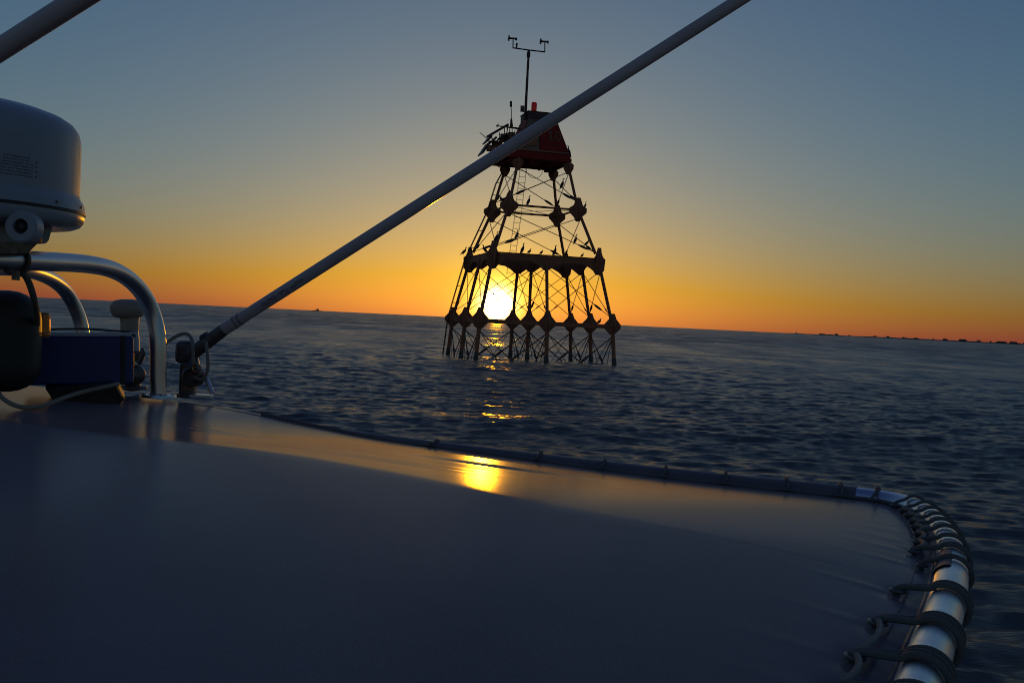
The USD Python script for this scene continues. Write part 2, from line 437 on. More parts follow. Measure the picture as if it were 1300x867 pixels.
for i_, j_ in G4:
    obj('leg', tube([nd(i_, j_, 8.6), nd(i_, j_, 12.0)], .118, 12), 'rusty_iron', tw)
    obj('leg', tube([nd(i_, j_, 12.3), nd(i_, j_, 15.75)], .112, 12), 'rusty_iron', tw)
    o = nd(i_, j_, 12.0)
    dia = [(-.70, .14), (-.70, -.2), (-.30, -.58), (-.13, -.9), (.13, -.9), (.30, -.58), (.70, -.2), (.70, .14), (.36, .36), (.14, .95), (-.14, .95), (-.36, .36)]
    obj('upper_socket', join(plate(dia, o, TU, TZ, .16), plate(dia, o, TV, TZ, .162), lathe([(0, -.9), (.14, -.9), (.26, -.35), (.28, .2), (.14, .95), (0, .95)], o, n=12)), 'rusty_iron', tw)
    o = nd(i_, j_, 15.25)
    dia = [(-.42, .3), (-.40, 0), (-.14, -.45), (.14, -.45), (.40, 0), (.42, .3), (.2, .47), (-.2, .47)]
    obj('top_socket', join(plate(dia, o, TU, TZ, .14), plate(dia, o, TV, TZ, .142), lathe([(0, -.45), (.13, -.45), (.26, 0), (.26, .44), (0, .44)], o, n=12)), 'rusty_iron', tw)
sides4 = [((-1, -1), (1, -1)), ((-1, 1), (1, 1)), ((-1, -1), (-1, 1)), ((1, -1), (1, 1))]
for a, b in sides4:
    obj('upper_girder', tube([nd(*a, 12.0), nd(*b, 12.0)], .085, 8), 'rusty_iron', tw)
for a, b in (((-1, -1), (1, 1)), ((-1, 1), (1, -1))):
    obj('ring_tie', tube([nd(*a, 12.0 - .05), nd(*b, 12.0 - .05)], .025, 6), 'dark_steel', tw)
RODS = {}


def rod(a, b, r, key=None, tb=None, k=1.0):
    """a tie rod with a turnbuckle set tb of the way along"""
    p = obj('brace_rod', tube([a, b], r, 6), 'dark_steel', tw)
    if tb is not None:
        d = b - a; L = np.linalg.norm(d); d = d / L; c = a + d * L * tb
        obj('turnbuckle', lathe(np.array([(0, -.46), (r * 1.3, -.45), (.075, -.30), (.10, -.12), (.10, .12), (.075, .30), (r * 1.3, .45), (0, .46)]) * k, c, d, 8), 'dark_steel', p)
    if key:
        RODS[key] = (a, b)


for a, b in bays:
    rod(nd(*a, 2.45) - TZ * .0, nd((a[0] + b[0]) / 2, (a[1] + b[1]) / 2, -1.6), .026); rod(nd(*b, 2.45), nd((a[0] + b[0]) / 2, (a[1] + b[1]) / 2, -1.8), .026)
    rod(nd(*a, 2.3), nd(*b, -2.0), .045); rod(nd(*b, 2.3), nd(*a, -2.0), .045, tb=.42)
    rod(nd(*a, 3.75), nd(*b, 7.3), .028, tb=.16 if a[0] > -1 or b[0] > 0 else None, k=.55); rod(nd(*b, 3.75), nd(*a, 7.3), .028, tb=.20 if a[0] > 0 or (a[0] > -1 and a[1] < 0) else None, k=.9)
for s_, (a, b) in enumerate(sides4):
    rod(nd(*a, 8.7), nd(*b, 11.4), .032, ('low', s_, 0), tb=.16); rod(nd(*b, 8.7), nd(*a, 11.4), .032, ('low', s_, 1), tb=.13)
    rod(nd(*a, 12.7), nd(*b, 15.0), .032, ('up', s_, 0), tb=.16); rod(nd(*b, 12.7), nd(*a, 15.0), .032, ('up', s_, 1), tb=.15)

# ladders
la = obj('outer_ladder', tube([nd(-1, 1, z) - TU * (.42 if z < 15 else .12) - TV * .18 for z in (0, 3.1, 7.95, 12, 14.2, 15.4)], .035, 6), 'dark_steel', tw)
obj('rail', tube([nd(-1, 1, z) - TU * (.42 if z < 15 else .12) + TV * .18 for z in (0, 3.1, 7.95, 12, 14.2, 15.4)], .035, 6), 'dark_steel', la)
obj('rungs', join(*[tube([nd(-1, 1, z) - TU * .42 - TV * .18, nd(-1, 1, z) - TU * .42 + TV * .18], .018, 5) for z in np.arange(.5, 14, .38)]), 'dark_steel', la, kind='stuff')
for z in (1.7, 4.4, 5.8, 7.3, 9.0, 10.4, 11.7, 13.3, 14.3):
    obj('standoff', tube([nd(-1, 1, z) - TU * .42, nd(-1, 1, z)], .032, 6), 'dark_steel', la)


def lad(z, w):
    h = half(z); return T(-.52 + w + (15.6 - z) * -.012, h + .06, z)


lb = obj('inner_ladder', tube([lad(15.7, -.27), lad(12, -.27), lad(7.0, -.27)], .024, 6), 'dark_steel', tw)
obj('rail', tube([lad(15.7, .27), lad(12, .27), lad(7.0, .27)], .024, 6), 'dark_steel', lb)
for z in np.arange(7.1, 15.6, .46):
    obj('rung', tube([lad(z, -.27), lad(z, .27)], .02, 5), 'dark_steel', lb)
obj('hanging_cable', tube(spline([T(-.5, 1.5, 15.7), T(.0, 1.6, 14.9), T(.55, 1.5, 14.85), T(1.0, 1.4, 15.7)], 14), .02, 5), 'dark_steel', tw)

# deck
AX = [TU, TV, TZ]
DB, DT = 15.72, 16.30
dk = obj('deck', box(T(-.62, 0, (DB + DT) / 2), (5.6, 4.36, DT - DB), AX, .05), 'red_paint', tw)
obj('fascia_beam', box(T(-.62, -2.2, 15.86), (5.7, .12, .26), AX), 'red_paint', dk)
obj('fascia_beam', box(T(-.62, 2.2, 15.76), (5.7, .12, .26), AX), 'red_paint', dk)
for u in (-2.6, -.9, .8, 2.0):
    obj('joist', box(T(u, 0, DB - .08), (.14, 4.2, .20), AX), 'red_paint', dk)
obj('corner_bracket', box(T(1.75, 2.0, 15.60), (.95, .3, .30), AX), 'red_paint', dk)
# red daymark house: four leaning boarded faces
hb, ht, z0, z1 = 2.08, 1.17, DT + .004, 19.0
hs = obj('daymark_house', hullof([T(sx * (hb - .06), sy * (hb - .06), z0) for sx in (-1, 1) for sy in (-1, 1)] + [T(sx * (ht - .06), sy * (ht - .06), z1) for sx in (-1, 1) for sy in (-1, 1)]), 'dark_steel', tw, smooth=False)


def face_pt(k, s, t):
    """on daymark face k (0 front, 1 right, 2 back, 3 left): s -1..1 across, t 0..1 up"""
    h = hb + (ht - hb) * t; z = z0 + (z1 - z0) * t
    return [T(s * h, -h, z), T(h, s * h, z), T(-s * h, h, z), T(-h, -s * h, z)][k]


def on_face(k, s0, s1, t0, t1, th=.05, out=.0):
    """a board on face k between the corner parameters"""
    c = [face_pt(k, s, t) for s, t in ((s0, t0), (s1, t0), (s1, t1), (s0, t1))]
    n = np.cross(c[1] - c[0], c[3] - c[0]); n /= np.linalg.norm(n)
    return hullof([p + n * out for p in c] + [p + n * (out + th) for p in c])


for k in range(4):
    nb = 5
    for b_ in range(nb):
        s0, s1 = -1 + 2 * b_ / nb, -1 + 2 * (b_ + 1) / nb
        pale = k == 0 and b_ < 2
        obj('panel', on_face(k, s0 + .008, s1 - .008, .0, .995, .05 + .004 * (b_ % 2)), 'dirty_white_paint' if pale else 'red_paint', hs, smooth=False,
            label='dirty pale panel on the front of the daymark' if pale else None)
obj('louvre', on_face(0, -.75, -.30, .18, .52, .05, .056), 'rusty_iron', hs, smooth=False)
obj('louvre', on_face(0, -.95, -.80, .1, .42, .05, .056), 'rusty_iron', hs, smooth=False)
obj('sill', on_face(0, -.98, .98, .0, .05, .07, .06), 'rusty_iron', hs, smooth=False)
# pale number on the red half
tm = meshkit.text_mesh('10', .74, .015)
c0 = face_pt(0, .18, .40); ex = TU; ey = face_pt(0, .0, 1) - face_pt(0, .0, 0); ey /= np.linalg.norm(ey); en = np.cross(ex, ey)
vt = np.asarray(tm.vertices)
obj('number', (c0 + vt[:, :1] * ex * .9 + vt[:, 1:2] * ey + (vt[:, 2:3] + .058) * en, np.asarray(tm.faces)), 'dirty_white_paint', hs, smooth=False)
cap = obj('roof_box', box(T(0, 0, 19.3), (2.36, 2.36, .6), AX, .04), 'dark_steel', tw)
obj('roof_rim', box(T(0, 0, 19.62), (2.44, 2.44, .06), AX), 'dark_steel', cap)
obj('mesh_guard', box(T(*tpx(662.5, 150, -.6)[:2], 19.85), (.30, .04, .5), AX), 'dirty_white_paint', cap)
# lantern
lu, lv, _ = tpx(677.8, 141, 0)
ln = obj('lantern', lathe([(0, 0), (.26, 0), (.26, .2), (.22, .24), (.22, .28)], T(lu, lv, 19.6), n=20), 'dark_steel', tw)
obj('lens', lathe([(.20, .24), (.225, .3), (.225, .82), (.19, .92), (.05, .95), (0, .95)], T(lu, lv, 19.65), n=20), 'red_lens', ln)
# instrument mast
m0 = tpx(666.6, 152, -.7); m1 = tpx(671.2, 66, -.7)
mast = obj('instrument_mast', tube([T(m0[0], -.7, 19.0), T(m1[0], -.7, m1[2])], [.12, .09], 10), 'dark_steel', tw)
obj('mast_collar', lathe([(0, -.3), (.09, -.3), (.14, -.15), (.14, .1), (.09, .3), (0, .3)], T(*tpx(671, 69.5, -.7)), n=10), 'dark_steel', mast)
for ends in (((651.5, 61.2), (671.2, 64.0)), ((671.2, 64.0), (691.5, 66.3))):
    obj('crossarm', tube([T(*tpx(*ends[0], -.7)), T(*tpx(*ends[1], -.7))], .055, 8), 'dark_steel', mast)
for (bx, by), (tx, ty) in (((651.3, 61.0), (651.4, 49.5)), ((691.6, 66), (691.7, 53.5))):
    B, Tp = T(*tpx(bx, by, -.7)), T(*tpx(tx, ty, -.7))
    st = obj('wind_sensor', tube([B - TZ * .05, Tp], .05, 6), 'dark_steel', mast)
    obj('sensor_body', tube([Tp - TU * .32, Tp + TU * .22 + TZ * .03], [.08, .065], 8), 'dark_steel', st)
    obj('propeller_hub', join(box(Tp - TU * .34, (.09, .14, .42), AX), box(Tp - TU * .34, (.09, .40, .12), AX)), 'dark_steel', st)
    obj('tail_vane', plate([(0, -.10), (.16, -.12), (.16, .12), (.02, .10)], Tp + TU * .16, TU, TZ, .03), 'dark_steel', st)
obj('small_sensor', tube([T(*tpx(655.6, 61.3, -.7)), T(*tpx(656.2, 55.5, -.7))], [.05, .085], 8), 'dark_steel', mast)
# whip antenna on the left
wa = obj('whip_antenna', tube([T(*tpx(650.5, 172, -.4)), T(*tpx(648.6, 128.5, -.4))], .035, 6), 'dark_steel', tw)
obj('coil', tube([T(*tpx(648.7, 136, -.4)), T(*tpx(648.6, 129, -.4))], .085, 8), 'dark_steel', wa)
obj('coil', tube([T(*tpx(649.4, 161, -.4)), T(*tpx(649, 151, -.4))], [.13, .07], 8), 'dark_steel', wa)
# solar array frame leaning over the left end of the deck
ob_ = obj('davit_arm', tube([T(*tpx(660.8, 163.8, -.4)), T(*tpx(631, 160, -.4))], [.085, .04], 8), 'dark_steel', tw)
obj('arm_tip', tube([T(*tpx(630.5, 161, -.4)), T(*tpx(633, 157.5, -.4))], [.09, .03], 6), 'dark_steel', ob_)
sp = obj('solar_array', tube([T(*tpx(618.0, 174.2, -.4)), T(*tpx(645.5, 158.2, -.4))], .095, 8), 'dark_steel', tw)
obj('strut', tube([T(*tpx(645, 159, -.4)), T(*tpx(641, 185, -.4))], .05, 6), 'dark_steel', sp)
obj('strut', tube([T(*tpx(622, 173, -.4)), T(*tpx(632, 184, -.4))], .045, 6), 'dark_steel', sp)
for q_ in (((619.5, 179), (625, 172.5)), ((632, 178.5), (644.5, 170.0)), ((613.5, 194), (623.5, 179.5)), ((624, 181), (631, 174.5))):
    a, b = T(*tpx(*q_[0], -1.2)), T(*tpx(*q_[1], -1.2)); d = b - a; n = np.cross(d, TV); n /= np.linalg.norm(n)
    pn = obj('solar_panel', hullof([p + TV * y + n * z for p in (a, b) for y in (0, 1.9) for z in (-.05, .05)]), 'solar_glass', sp, smooth=False)
    obj('panel_frame', tube([a + n * .08, b + n * .08], .05, 6), 'dark_steel', pn)
for x_, y0, y1 in ((627, 192, 178), (634, 192, 168), (640.5, 190, 162), (647, 190, 163.5), (653.5, 190, 166)):
    obj('rail_post', tube([T(*tpx(x_, y0, -.9)), T(*tpx(x_, y1, -.9))], .04, 6), 'dark_steel', dk)
obj('hand_rail', tube([T(*tpx(620, 180, -.9)), T(*tpx(655, 176.5, -.9))], .035, 6), 'dark_steel', dk)
for i_, (x_, y_, w_, h_) in enumerate(((640.5, 176, .62, .55), (631, 184.5, .75, .42), (649, 176, .5, .8), (623, 189, .6, .4))):
    c_ = T(*tpx(x_, y_, -.1 - .3 * i_))
    e_ = obj('equipment_box', box(c_, (w_, .5, h_), AX, .04), 'rusty_iron', dk)
    obj('lid', box(c_ + TZ * (h_ / 2 + .02), (w_ * 1.06, .54, .05), AX), 'dark_steel', e_)
    obj('clasp', box(c_ - TV * .27 + TZ * h_ * .3, (.10, .05, .14), AX), 'dark_steel', e_)
obj('stick_antenna', tube([T(*tpx(618.5, 176.5, -.4)), T(*tpx(609, 168.3, -.4))], [.035, .025], 6), 'dark_steel', tw)
obj('stick_antenna', tube([T(*tpx(618, 180, -.4)), T(*tpx(621, 176, -.4))], .04, 6), 'dark_steel', tw)


# ------------------------------------------------------------------ cormorants
def bird_mesh(pose):
    """(body, bill) of a perched cormorant facing +x, feet at the origin; one closed skin from tail to head"""
    if pose == 'upright':
        C = [(-.20, -.14, .018), (-.13, -.02, .035), (-.07, .10, .085), (.0, .25, .115), (.05, .38, .095), (.075, .48, .055), (.06, .57, .036), (.065, .65, .034), (.10, .695, .042), (.14, .70, .030)]
    elif pose == 'leaning':
        C = [(-.30, -.04, .018), (-.20, .06, .04), (-.09, .15, .09), (.04, .27, .11), (.13, .37, .08), (.17, .46, .045), (.155, .53, .034), (.17, .59, .035), (.215, .615, .042), (.25, .61, .028)]
    elif pose == 'hunched':
        C = [(-.24, .0, .018), (-.15, .07, .045), (-.06, .14, .10), (.04, .22, .115), (.10, .30, .085), (.11, .36, .05), (.10, .40, .038), (.13, .43, .042), (.17, .425, .028)]
    else:  # preening
        C = [(-.22, -.10, .018), (-.14, .02, .04), (-.06, .13, .09), (.02, .26, .115), (.08, .38, .085), (.13, .45, .05), (.17, .42, .038), (.18, .36, .040), (.16, .31, .028)]
    C = np.array(C); p = np.stack([C[:, 0], 0 * C[:, 0], C[:, 1]], 1)
    pp = spline(np.column_stack([p, C[:, 2]]), 26)
    v, f = tube(pp[:, :3], np.maximum(pp[:, 3], .012), 9)
    v[:, 1] *= 1.0
    ft = join((v, f), tube([(.01, -.035, .12), (.0, -.04, 0.005)], .014, 5), tube([(.01, .035, .12), (.0, .04, 0.005)], .014, 5),
              box((.02, -.04, .006), (.09, .05, .012)), box((.02, .04, .006), (.09, .05, .012)))
    hd, dr = p[-1], p[-1] - p[-2]; dr /= np.linalg.norm(dr)
    return ft, tube([hd, hd + dr * .055, hd + dr * .085 - np.array([0, 0, .012])], [.018, .012, .006], 6)


BIRDS = {k: bird_mesh(k) for k in ('upright', 'leaning', 'hunched', 'preening')}


def seg_at(seg, px):
    """the point of a rod that is seen in the picture's column px"""
    a, b = seg
    t = np.linspace(.02, .98, 400); P = a + (b - a) * t[:, None]; d = P - EYE
    u = CX + FPX * (d @ RT) / (d @ FW)
    return P[np.argmin(abs(u - px))]


def bird(p, face, pose, label, size=1.0, turn=0.0):
    g = math.radians((0 if face > 0 else 180) + turn) + th
    c, s = math.cos(g), math.sin(g); R = np.array([[c, s, 0], [-s, c, 0], [0, 0, 1]])
    b = thing('cormorant', label, 'bird', p, 'cormorants perched on the iron tower')
    for (v, f), nm, m in zip(BIRDS[pose], ('body', 'bill'), ('feathers', 'bill_horn')):
        obj(nm, (v * size @ R, f), m, b, world=False)


RT_Z = 7.95 + .31
hm = half(7.95)


def ring(px, j, z=RT_Z):
    """on top of the ring girder, front (j -1) or back (j 1), in column px"""
    return seg_at((T(-hm, j * hm, z), T(hm, j * hm, z)), px)


bird(ring(594.5, 1, 8.3) - TU * .7 + TZ * .1, 1, 'leaning', 'dark cormorant leaning out at the far left end of the middle ring by ladder')
bird(seg_at((T(-hm, -hm, RT_Z), T(-hm, hm, RT_Z)), 616), -1, 'leaning', 'dark cormorant hunched on the ring between the two left corner sockets')
bird(T(-half(9.1) - .12, -half(9.1), 9.1), 1, 'upright', 'dark cormorant standing against the front left leg just above the ring socket', .95)
bird(seg_at(RODS[('low', 0, 0)], 655.5), 1, 'upright', 'dark cormorant perched on the slanting rod in front of the inner ladder', .95)
bird(ring(662.7, -1), 1, 'upright', 'upright cormorant on the ring girder just right of the inner ladder', 1.05)
bird(ring(671.5, -1), 1, 'hunched', 'small hunched cormorant on the ring girder, second from the inner ladder', .8)
bird(ring(687, -1), 1, 'hunched', 'small hunched cormorant low on the middle of the ring girder', .75)
bird(ring(703.8, -1), 1, 'upright', 'upright cormorant on the ring girder at the foot of a turnbuckle', 1.05)
bird(ring(722.3, 1), -1, 'preening', 'hunched cormorant close behind another bird, right of the back right leg')
bird(ring(724.5, 1), 1, 'upright', 'upright cormorant on the ring just right of the back right leg, neck bent')
bird(ring(738.8, -1), 1, 'hunched', 'small hunched cormorant on the ring beside the front right corner socket', .7)
bird(seg_at(RODS[('low', 0, 1)], 730.2), 1, 'upright', 'cormorant leaning forward on a rod above its turnbuckle near the right side', .95)
bird(seg_at(RODS[('low', 3, 0)], 744.5), 1, 'leaning', 'dark cormorant perched on rods against the front right leg', .9)
bird(seg_at(RODS[('up', 3, 0)], 713.3) - TZ * .1, 1, 'upright', 'dark cormorant on the crossing rods between the two upper right sockets', 1.1)
bird(seg_at((nd(-1, -1, 12.09), nd(1, -1, 12.09)), 670.4), 1, 'upright', 'lone upright cormorant on the front girder of the upper ring')
bird(nd(1, -1, 12.2) + TU * .62, 1, 'upright', 'small cormorant on the outer edge of the upper right corner socket', .7)
bird(nd(-1, -1, 12.15) - TU * .6, -1, 'hunched', 'hunched cormorant against the left side of the upper left socket', 1.0)
bird(T(2.1, -1.9, DT), -1, 'upright', 'dark cormorant standing on the right edge of the red deck', 1.05)
bird(T(half(3.35) * .55, half(3.35), 3.2), 1, 'upright', 'dark cormorant on the lower girder between the two right rear sockets', .9)
bird(T(half(3.35) * .80, -half(3.35), 3.2), 1, 'hunched', 'dark cormorant low beside the front right pile socket', .9)

# ------------------------------------------------------------------ the far shore and a ship
def far(u, v, d):
    p = on(u, 600, 0)                                                # bearing only
    b = np.array([p[0], p[1], 0]); return b / np.linalg.norm(b) * d


L0, L1 = far(935, 0, 6200), far(1420, 0, 5600)
dirL = (L1 - L0); LL = np.linalg.norm(dirL); dirL /= LL; nL = np.array([-dirL[1], dirL[0], 0])
n_ = 160; ss = np.linspace(0, LL, n_)
hh = 3.6 + 7.5 * np.clip(meshkit.fbm(np.stack([ss / 90, 0 * ss, 0 * ss], 1), 4, 3) - .35, 0, 1) + 1.2 * rng.random(n_)
hh *= np.clip(ss / 700, .12, 1)
prof = np.stack([np.stack([L0 + dirL * s + nL * w + TZ * z for w, z in ((-60, -.5), (-40, h * .75), (0, h), (40, h * .7), (60, -.5))]) for s, h in zip(ss, hh)])
v = prof.reshape(-1, 3); i, j = np.meshgrid(np.arange(n_ - 1), np.arange(4), indexing='ij')
q = np.stack([i * 5 + j, i * 5 + j + 1, (i + 1) * 5 + j + 1, (i + 1) * 5 + j], -1).reshape(-1, 4)
obj('shore', (v, np.vstack([q[:, [0, 2, 1]], q[:, [0, 3, 2]]])), 'far_land', smooth=False, kind='structure')


def on_shore(u):
    b = far(u, 0, 1.0)[:2]
    A = np.column_stack([b, -dirL[:2]]); t = np.linalg.solve(A, L0[:2]); return np.array([b[0] * t[0], b[1] * t[0], 0]) - nL * 66


def bx(c, sx, sy, z0, z1):
    return box(c + TZ * (z0 + z1) / 2, (sx, sy, z1 - z0), [dirL, nL, TZ])


for u, w, h, lab in ((1040, 42, 11, 'low far building on the horizon nearest to the tower side'), (1058, 16, 15, 'narrow far building standing right of the long low one'),
                     (1123, 13, 15, 'tiny lone tower block on the horizon near the middle of the far shore'), (1158, 20, 13, 'tiny far building with a side wing left of the flat topped one'),
                     (1195, 26, 16, 'dark far building with a stepped top on the shore'), (1217, 48, 17, 'wide flat topped far building on the shore, darkest of the row'),
                     (1266, 60, 15, 'long far building near the right edge of the horizon'), (1281, 44, 17, 'last wide far building before the right edge')):
    w, h = w * .8, h * .8; c = on_shore(u); t_ = thing('far_building', lab, 'building', c, 'buildings on the far shore')
    obj('wall', bx(c, w, 14, 0, h * .8), 'far_wall', t_, smooth=False)
    obj('roof', bx(c, w * .8, 12, h * .8, h), 'far_land', t_, smooth=False)
    obj('side_wing', bx(c + dirL * w * .7, w * .5, 10, 0, h * .45), 'far_wall', t_, smooth=False)
for u, h in ((1008, 9), (1075, 8), (1107, 12), (1144, 11), (1180, 9), (1238, 13), (1252, 11), (1296, 14)):
    c = on_shore(u) - nL * 8
    t_ = thing('far_tree', {1008: 'low dark clump of trees at the left end of the far shore', 1075: 'small far tree clump between building pairs on the shore', 1107: 'thin far tree just left of the lone tower block',
               1144: 'far tree just left of the winged building', 1180: 'small far tree before the stepped building', 1238: 'far tree right of the wide flat building', 1252: 'far tree left of the long building',
               1296: 'far tree at the very right edge of the horizon'}[u], 'tree', c, 'trees on the far shore')
    obj('trunk', tube([c, c + TZ * h * .5], .5, 6), 'far_land', t_)
    cl = [trimesh.creation.icosphere(1, h * .28) for _ in range(5)]
    for m_ in cl:
        m_.apply_translation(c + TZ * h * .68 + dirL * rng.uniform(-.6, .6) * h + TZ * rng.uniform(-.2, .25) * h)
    obj('crown', join(*cl), 'far_land', t_, smooth=False)
cs = far(393.5, 0, 4200); sv = np.cross(cs / np.linalg.norm(cs), TZ)
sh = thing('ship', 'tiny dark ship on the horizon left of the tower', 'ship', cs)
AS = [sv, np.cross(TZ, sv), TZ]
hp = [(-19, 0), (19, 0), (22, 3.6), (12, 2.8), (-18, 2.8), (-20, 3.4)]
obj('hull', plate(hp, cs - TZ * .4, sv, TZ, 8), 'far_wall', sh, smooth=False)
obj('wheelhouse', box(cs + TZ * 6.0 + sv * 3, (9, 6, 7), AS), 'far_wall', sh)
obj('deckhouse', box(cs + TZ * 3.6 - sv * 6, (10, 6, 3), AS), 'far_wall', sh)
obj('mast', tube([cs + TZ * 9 + sv * 1, cs + TZ * 14.5 + sv * 1], .6, 6), 'far_wall', sh)

# ------------------------------------------------------------------ the boat's laced canvas top
FZ = 2.80                                                            # height of the frame tube's centre
RTUBE, RROPE = .0275, .0058
cpx = [(1140, 950), (1168, 867), (1184, 820), (1198, 780), (1207, 740), (1207, 706), (1199, 683), (1186, 664), (1169, 650), (1148, 641.5), (1120, 636), (1085, 632), (1046, 628), (923, 616), (800, 602), (708, 591.5), (628, 581.5), (512, 567), (441, 557)]
cp = np.array([on(u, v, FZ)[:2] for u, v in cpx])
fl = cp[-1] - cp[-7]; fl /= np.linalg.norm(fl)
cp = np.vstack([[cp[0] + (cp[0] - cp[1]) / np.linalg.norm(cp[0] - cp[1]) * s for s in (1.0, .5)], cp, [cp[-1] + fl * s for s in (.35, .8, 1.4, 2.2)]])
path = spline(cp, 500)
from scipy.ndimage import gaussian_filter1d
path = gaussian_filter1d(path, 8, axis=0, mode='nearest')
PT = np.gradient(path, axis=0); PT /= np.linalg.norm(PT, axis=1, keepdims=True)
PI_ = np.stack([-PT[:, 1], PT[:, 0]], 1)                            # inward, towards the canvas


def proj(p):
    d = np.asarray(p) - EYE; w = d @ FW
    return np.stack([CX + FPX * (d @ RT) / w, CY - FPX * (d @ UP) / w], -1)


P3 = np.column_stack([path, np.full(len(path), FZ)])


def nearest(u, v):
    s = proj(P3); s[(P3 - EYE) @ FW < .2] = 1e9
    return int(np.argmin(((s - (u, v)) ** 2).sum(1)))


ct = thing('canvas_top', 'white vinyl canvas top laced with rope to a bent tube frame', 'boat top', (path[150][0], path[150][1], FZ))
obj('frame_tube', tube(P3, RTUBE, 20), 'aluminium_tube', ct, smooth=60)
kf = int(np.argmin(((path - on(1088, 632, FZ)[:2]) ** 2).sum(1)))
sp_ = P3[kf:]; wob = 1 + .03 * meshkit.noise(np.column_stack([np.arange(len(sp_)) * .35, 0 * sp_[:, 0], 0 * sp_[:, 0]]))
obj('tube_sleeve', tube(sp_, (RTUBE + .0012) * wob, 20), 'sleeve_vinyl', ct, smooth=60)
# canvas as three strips of lines: edge - ridge over the bow - near side
EDGE = path + PI_ * (RTUBE * .92)
k0 = nearest(1196, 742)
rpx = [(1180, 744, .004), (1100, 727, .015), (1000, 701, .032), (850, 671, .052), (740, 650, .064), (640, 629, .071), (530, 606, .075), (420, 586, .077), (300, 568, .079), (180, 556, .080)]
rid = np.array([on(u, v, FZ + h) for u, v, h in rpx])
rid[0] = [*EDGE[k0], FZ + .004]
dl = rid[-1] - rid[-3]; dl /= np.linalg.norm(dl)
rid = np.vstack([rid, [rid[-1] + dl * s for s in (.6, 1.4, 2.2)]])
rid = gaussian_filter1d(spline(rid, 400), 9, axis=0, mode='nearest'); rid[0] = [*EDGE[k0], FZ + .004]


def resample(p, s):
    p = np.asarray(p); L = np.r_[0, np.cumsum(np.linalg.norm(np.diff(p, axis=0), axis=1))]; L /= L[-1]
    return np.stack([np.interp(s, L, p[:, k]) for k in range(p.shape[1])], 1)


NC, NR = 300, 64
S = np.linspace(0, 1, NC)
R_ = resample(rid, S)
ex = EDGE[k0:]
zr = np.interp(ex[:, 0], [-2.6, -1.25, -.90, -.66, -.40, 0, .4, .95], [.064, .064, .062, .034, .016, .012, .004, .002])    # the canvas climbs over a raised pad at the left
zr = gaussian_filter1d(zr, 6)
E_ = resample(np.column_stack([ex, FZ + zr]), S)
nx = EDGE[:k0 + 1][::-1]
nx = np.column_stack([nx, np.full(len(nx), FZ + .002)])
nx = np.vstack([nx, [(nx[-1][0] - .4 * t, nx[-1][1] - .1 * t, FZ - .005) for t in (.5, 1, 2, 3, 4, 6, 8)]])
N_ = resample(nx, S ** .8)
tf = np.linspace(0, 1, NR)
far_ = R_[:, None] + (E_ - R_)[:, None] * tf[None, :, None]
far_[..., 2] = E_[:, None, 2] + (R_ - E_)[:, None, 2] * (1 - tf ** 1.12)[None]
near_ = R_[:, None] + (N_ - R_)[:, None] * tf[None, :, None]
near_[..., 2] = N_[:, None, 2] + (R_ - N_)[:, None, 2] * (1 - tf)[None] ** 1.1
grid = np.concatenate([near_[:, :0:-1], far_], 1)
z = grid[..., 2]; z[:, 3:-3] = gaussian_filter1d(z, .8, axis=1)[:, 3:-3]
for u, v, amp, lu_, lv_ in ((618, 588, .0028, .26, .010), (600, 596, .0022, .20, .009), (650, 592, .002, .22, .010), (500, 596, .002, .25, .012), (290, 556, .002, .3, .012)):   # slack folds by the bow
    c = on(u, v, FZ + .045); dd = grid[..., :2] - c[:2]; a_ = dd @ fl; b_ = dd @ np.array([-fl[1], fl[0]])
    z += amp * np.exp(-(a_ / lu_) ** 2) * np.sin(b_ / lv_) * np.exp(-(b_ / (2.5 * lv_)) ** 2)
EYES = [(1096, 893, 3, .075, .0042, .012), (1109, 846, 3, .075, .0042, .012), (1128, 799, 3, .072, .0042, .012), (1152, 757.5, 2, .068, .0045, .012), (1168, 722, 1, .046, .0042, .010), (1160, 704.5, 2, .060, .0040, .008),
                           (1159.5, 691.5, 1, .056, .0042, .004), (1158.5, 679.5, 1, .052, .0040, .004), (1156, 671, 1, .052, .0038, .004), (1153, 663.5, 1, .050, .0036, .004),
                           (1148, 656.5, 1, .050, .0036, .004), (1139.5, 649.5, 1, .050, .0036, .006), (1122, 643, 1, .048, .0036, .010), (1098, 639, 1, .048, .0036, .02), (1066, 634.5, 1, .046, .0036, .035),
                           (1000, 624, 1, .046, .0036, .04), (925, 614, 1, .046, .0036, .04), (851, 604, 1, .046, .0036, .04), (775, 594, 1, .046, .0036, .04), (700, 584, 1, .046, .0036, .04), (560, 570, 1, .046, .0036, .04)]
for u, v, n, rc, rr_, ad in EYES:                                   # the cord pulls the cloth into puckers at every eye
    g = on(u, v, FZ + .005); k = int(np.argmin(((path - g[:2]) ** 2).sum(1))); e = path[k] + PI_[k] * (rc + .0)
    dd = grid[..., :2] - e; a_ = dd @ PT[k]; b_ = dd @ PI_[k]
    z += .0020 * np.exp(-(a_ / .012) ** 2) * np.exp(-np.abs(b_) / .06) - .0045 * np.exp(-(a_ / .03) ** 2 - (b_ / .022) ** 2)
nc, nr2 = grid.shape[:2]
i, j = np.meshgrid(np.arange(nc - 1), np.arange(nr2 - 1), indexing='ij')
q = np.stack([i * nr2 + j, i * nr2 + j + 1, (i + 1) * nr2 + j + 1, (i + 1) * nr2 + j], -1).reshape(-1, 4)
fc = np.vstack([q[:, [0, 1, 2]], q[:, [0, 2, 3]]])
gv = grid.reshape(-1, 3)
nrm = np.cross(gv[fc[:, 1]] - gv[fc[:, 0]], gv[fc[:, 2]] - gv[fc[:, 0]])
if nrm[:, 2].sum() < 0:
    fc = fc[:, ::-1]
obj('canvas', (gv, fc), 'vinyl', ct, smooth=True)
